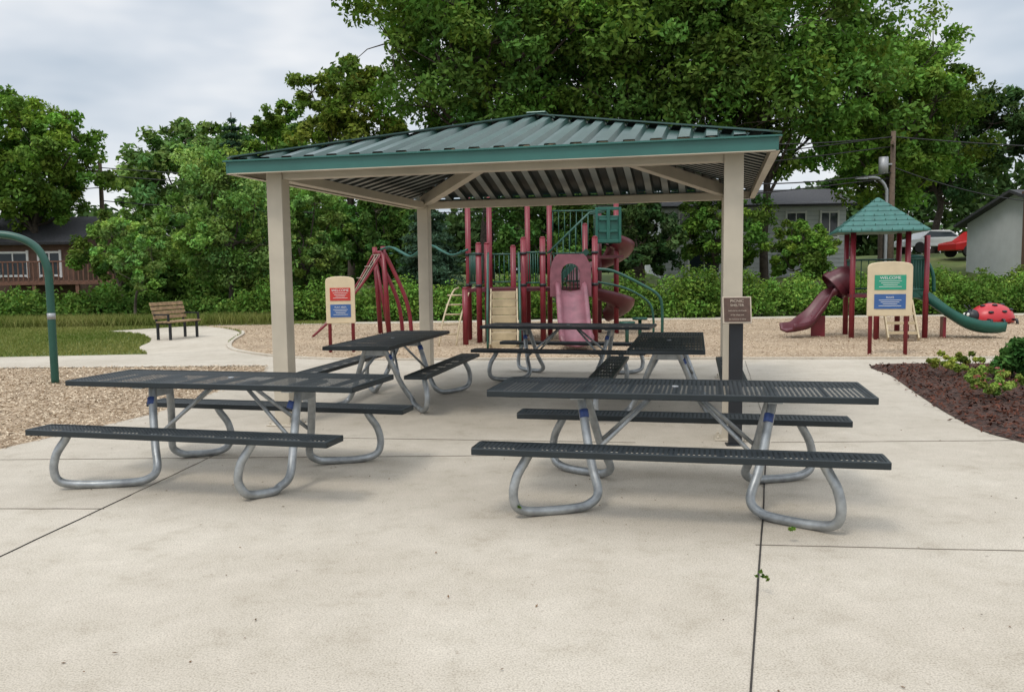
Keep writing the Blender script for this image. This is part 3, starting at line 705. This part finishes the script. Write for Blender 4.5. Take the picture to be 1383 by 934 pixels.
wire((14.2,32.3,6.3),(2,26,5.6),.3); wire((14.2,32.3,5.0),(4,26,4.2),.25)
wire((14.2,32.3,6.3),(40,38,6.8),.5); wire((14.2,32.3,5.2),(24,38,4.2),.3); wire((-18.8,40,6.5),(-45,36,6.4),.6); wire((-18.8,40,5.6),(-45,36,5.6),.6)
p.build('power_lines',['wire'])
def car(name,x,y,z,rz,m):
    e=empty(name,(x,y,z),rz); p=B()
    prof=[(-2.1,.35),(-2.1,.75),(-1.3,.9),(-.7,1.38),(.7,1.40),(1.35,.95),(2.1,.85),(2.15,.4)]
    k=len(prof); vs=[(a,-.85+(.12 if b>1 else 0),b) for a,b in prof]+[(a,.85-(.12 if b>1 else 0),b) for a,b in prof]
    p.add(vs,[tuple(range(k)),tuple(range(2*k-1,k-1,-1))]+[(i,(i+1)%k,k+(i+1)%k,k+i) for i in range(k)],0); p.build('body',[m],e,bevel=.06)
    p=B(); p.add([(-1.15,-.865,.95),(-.65,-.745,1.32),(.65,-.745,1.33),(1.15,-.865,.97)],[(0,1,2,3)],0); p.build('windows',['glass'],e)
    p=B()
    for a in(-1.35,1.35):
        for s in(-1,1): p.cyl((a,s*.70,.33),(a,s*.90,.33),.33,0,18)
    p.build('wheels',['tyre'],e)
car('red_car',25.7,47,terrain(25.7,47)+.05,.1,'carred'); car('white_car',26.6,54.5,terrain(26.6,54.5)+.05,.1,'carwhite')

# ------------------------------------------------------------ vegetation
G1=(.074,.140,.028); G2=(.054,.108,.026); G3=(.102,.180,.034); G4=(.038,.072,.026); LG=(.115,.20,.052)
tree('oak_tree',-1.0,37,.5,16.5,6.0,4.6,G1,60000,.25,28,11,.34)
tree('oak_tree',5.8,40,.8,17,6.8,5.2,G1,62000,.27,30,12,.38)
tree('oak_tree',10.9,37,.6,14.8,5.2,3.9,G1,52000,.25,26,13,.20)
tree('maple_tree',16.9,38.5,.9,11.6,3.7,2.6,G3,38000,.22,20,14,.24)
tree('maple_tree',-8.0,43,1.0,11.6,3.2,3.0,(.11,.155,.03),26000,.25,16,15,.2)
tree('maple_tree',-20.8,38,.8,8.7,3.0,2.5,G3,32000,.22,18,16,.18)
tree('maple_tree',-25.0,36,.7,8.4,3.0,2.6,G1,16000,.27,14,17,.18)
tree('elm_tree',-12.6,47,1.2,10.0,1.7,3.5,G3,10000,.25,9,18,.14)
tree('elm_tree',-22.5,62,1.3,11.2,5.0,2.0,(.085,.15,.045),24000,.42,16,19,.25)
tree('elm_tree',-16.5,64,1.3,11.6,4.2,2.0,(.08,.14,.04),20000,.42,14,20,.25)
conifer('spruce_tree',-14.6,46,1.2,8.8,1.7,(.03,.06,.035),18000,.22,21)
conifer('spruce_tree',-3.1,33,.3,4.6,1.5,(.045,.08,.05),18000,.18,22)
tree('willow_tree',-9.9,30,.1,6.1,2.2,.3,LG,38000,.13,22,23,.10,.45,'barklight')
tree('willow_tree',-7.4,31.5,.1,4.9,1.7,.3,(.095,.165,.042),22000,.14,12,24,.09,.45,'barklight')
tree('birch_tree',-12.1,27.6,0,3.6,1.15,.9,LG,10000,.12,10,25,.05,.42,'barklight')
tree('birch_tree',-14.2,31.5,.1,4.0,1.6,.7,(.095,.165,.037),14000,.15,10,26,.07,.42,'barklight')
tree('linden_tree',27.5,56,2.2,11.6,4.4,2.8,G4,34000,.29,18,27,.26)
tree('linden_tree',21.5,50,2.0,9.9,3.4,2.6,G2,24000,.29,14,28,.22)
tree('linden_tree',34,52,2.2,11.8,4.5,2.8,G4,24000,.32,14,29,.26)
tree('crabapple_tree',8.6,36,.3,4.8,2.0,.8,G1,18000,.16,12,31,.10)
tree('crabapple_tree',11.3,33.5,.3,3.2,1.5,.5,G3,14000,.15,10,37,.10)
tree('crabapple_tree',1.5,35,.3,4.6,2.6,.8,G2,20000,.19,14,33,.12)
tree('crabapple_tree',-5.6,36,.4,4.6,2.2,.6,G2,18000,.19,12,34,.12)
tree('crabapple_tree',5.2,34.5,.3,4.2,1.9,.8,G4,16000,.19,12,35,.12)
rg=np.random.default_rng(50); CC=[];RR=[];KC=[]
for i in range(1700):
    x=rg.uniform(-60,62); top=6.2+1.6*math.sin(x*.21)+1.2*math.sin(x*.53+1)+(1.5 if x>-12 else 0)
    CC.append((x,rg.uniform(66,74),.6+top*rg.random())); RR.append(rg.uniform(.9,1.8)); w=rg.uniform(.5,1.1); KC.append((.055*w,.095*w,.035*w))
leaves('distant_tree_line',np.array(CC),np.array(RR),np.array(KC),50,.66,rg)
pts=[];h_=random.Random(9)
x=-8.6
while x<20:
    pts.append((x,28.2+h_.uniform(-.4,.4),0,h_.uniform(.6,1.05),h_.uniform(.95,1.75))); x+=h_.uniform(.6,1.1)
bush('hedge',pts,(.085,.155,.030),48,.11,60)
pts=[]; x=-24
while x<-8.5:
    pts.append((x,29+h_.uniform(-.6,.6),0,h_.uniform(.6,1.1),h_.uniform(.75,1.4))); x+=h_.uniform(.6,1.0)
bush('shrub_border',pts,(.075,.14,.030),36,.14,61)
pts=[(h_.uniform(9,20),h_.uniform(29.5,32),.05,h_.uniform(.6,1.1),h_.uniform(.9,1.5)) for i in range(16)]
bush('shrub_border',pts,(.11,.185,.038),36,.14,62)
pts=[(h_.uniform(-15.5,-8),h_.uniform(33,38),.3,h_.uniform(.8,1.4),h_.uniform(1.4,2.8)) for i in range(16)]+[(h_.uniform(-30,-6),h_.uniform(44,48),1.0,h_.uniform(1.2,1.8),h_.uniform(2.4,3.6)) for i in range(18)]
bush('understorey_shrubs',pts,(.06,.11,.025),30,.22,69,(.35,.65),k_=4)
bush('golden_spirea',[(6.1,12.05,.02,.30,.30),(6.55,12.3,.02,.26,.24)],(.17,.22,.045),110,.05,63,(.10,.16),k_=22)
bush('pink_spirea',[(5.42,9.75,.02,.27,.36),(5.75,9.9,.02,.22,.30)],(.13,.19,.045),120,.05,64,(.10,.15),k_=22)
bush('pink_blossom',[(5.42,9.7,.12,.24,.30),(5.75,9.86,.1,.18,.25)],(.36,.12,.11),6,.035,65,(.05,.1),k_=18)
bush('peony_shrub',[(6.95,11.6,.02,.45,.62),(7.5,11.4,.02,.4,.55)],(.035,.085,.022),110,.10,66,(.16,.26),k_=16)
bush('small_shrub',[(6.2,11.1,.02,.16,.2),(7.5,12.8,.02,.3,.3),(5.9,10.7,.02,.12,.14)],(.12,.18,.04),60,.05,67,(.08,.12))
bush('joint_weed',[(1.18,3.98,.016,.035,.04),(1.97,6.55,.016,.05,.04),(.03,5.28,.016,.02,.015),(1.57,4.75,.016,.015,.012)],(.09,.15,.03),14,.022,68,(.02,.03))
n=340; P=np.stack([rng.uniform(-4,5,n),rng.uniform(2.6,12,n)],1); th=rng.random(n)*6.28
quads('ground_litter',np.concatenate([P,rng.uniform(.020,.026,(n,1))],1),np.stack([np.cos(th),np.sin(th),rng.normal(size=n)*.2],1)*rng.uniform(.004,.014,(n,1)),np.stack([-np.sin(th),np.cos(th),rng.normal(size=n)*.2],1)*.005,np.array([.12,.075,.045])*rng.uniform(.5,1.8,(n,1)),'chip')

# ------------------------------------------------------------ world, sun, camera
w=bpy.data.worlds.new("World"); scene.world=w; w.use_nodes=True; nt=w.node_tree
bg=nt.nodes['Background']; out_=nt.nodes['World Output']
sky=N(nt,'ShaderNodeTexSky'); sky.sky_type='NISHITA'; sky.sun_disc=False
EL,ROT=math.radians(58),math.radians(215)
sky.sun_elevation=EL; sky.sun_rotation=ROT
nt.links.new(sky.outputs[0],bg.inputs[0]); bg.inputs[1].default_value=.10
tc=N(nt,'ShaderNodeTexCoord'); mp=N(nt,'ShaderNodeMapping'); mp.inputs['Scale'].default_value=(1,1,2.8); nt.links.new(tc.outputs['Generated'],mp.inputs[0])
cn=N(nt,'ShaderNodeTexNoise'); cn.inputs['Scale'].default_value=2.6; cn.inputs['Detail'].default_value=4; cn.inputs['Roughness'].default_value=.55; nt.links.new(mp.outputs[0],cn.inputs['Vector'])
cr=ramp(nt,cn.outputs[0],[(.34,(.56,.64,.73)),(.48,(.76,.81,.87)),(.60,(.98,.99,1.0))])
sx=N(nt,'ShaderNodeSeparateXYZ'); nt.links.new(tc.outputs['Generated'],sx.inputs[0])
mr=N(nt,'ShaderNodeMapRange'); mr.inputs['From Min'].default_value=.30; mr.inputs['From Max'].default_value=.95; mr.inputs['To Min'].default_value=1.0; mr.inputs['To Max'].default_value=2.2
nt.links.new(sx.outputs[2],mr.inputs[0])
bg2=N(nt,'ShaderNodeBackground'); nt.links.new(cr.outputs[0],bg2.inputs[0]); nt.links.new(mr.outputs[0],bg2.inputs[1])
mx=N(nt,'ShaderNodeMixShader'); mx.inputs[0].default_value=.88
nt.links.new(bg.outputs[0],mx.inputs[1]); nt.links.new(bg2.outputs[0],mx.inputs[2]); nt.links.new(mx.outputs[0],out_.inputs[0])
sd=bpy.data.lights.new('sun','SUN'); sd.energy=1.4; sd.angle=math.radians(16); sd.color=(1,.94,.85)
so=bpy.data.objects.new('sun',sd); COL.objects.link(so)
dv=Vector((math.sin(ROT)*math.cos(EL),math.cos(ROT)*math.cos(EL),math.sin(EL)))
so.rotation_euler=dv.to_track_quat('Z','Y').to_euler()
cd=bpy.data.cameras.new('camera'); cd.sensor_width=36; cd.lens=36*1160/1383; cd.clip_end=2000; cd.clip_start=.05
cam=bpy.data.objects.new('camera',cd); COL.objects.link(cam)
cam.matrix_world=Matrix.Translation((0,0,1.56+.016))@Matrix.Rotation(math.pi/2-.088,4,'X')@Matrix.Rotation(-.013,4,'Z')
scene.camera=cam
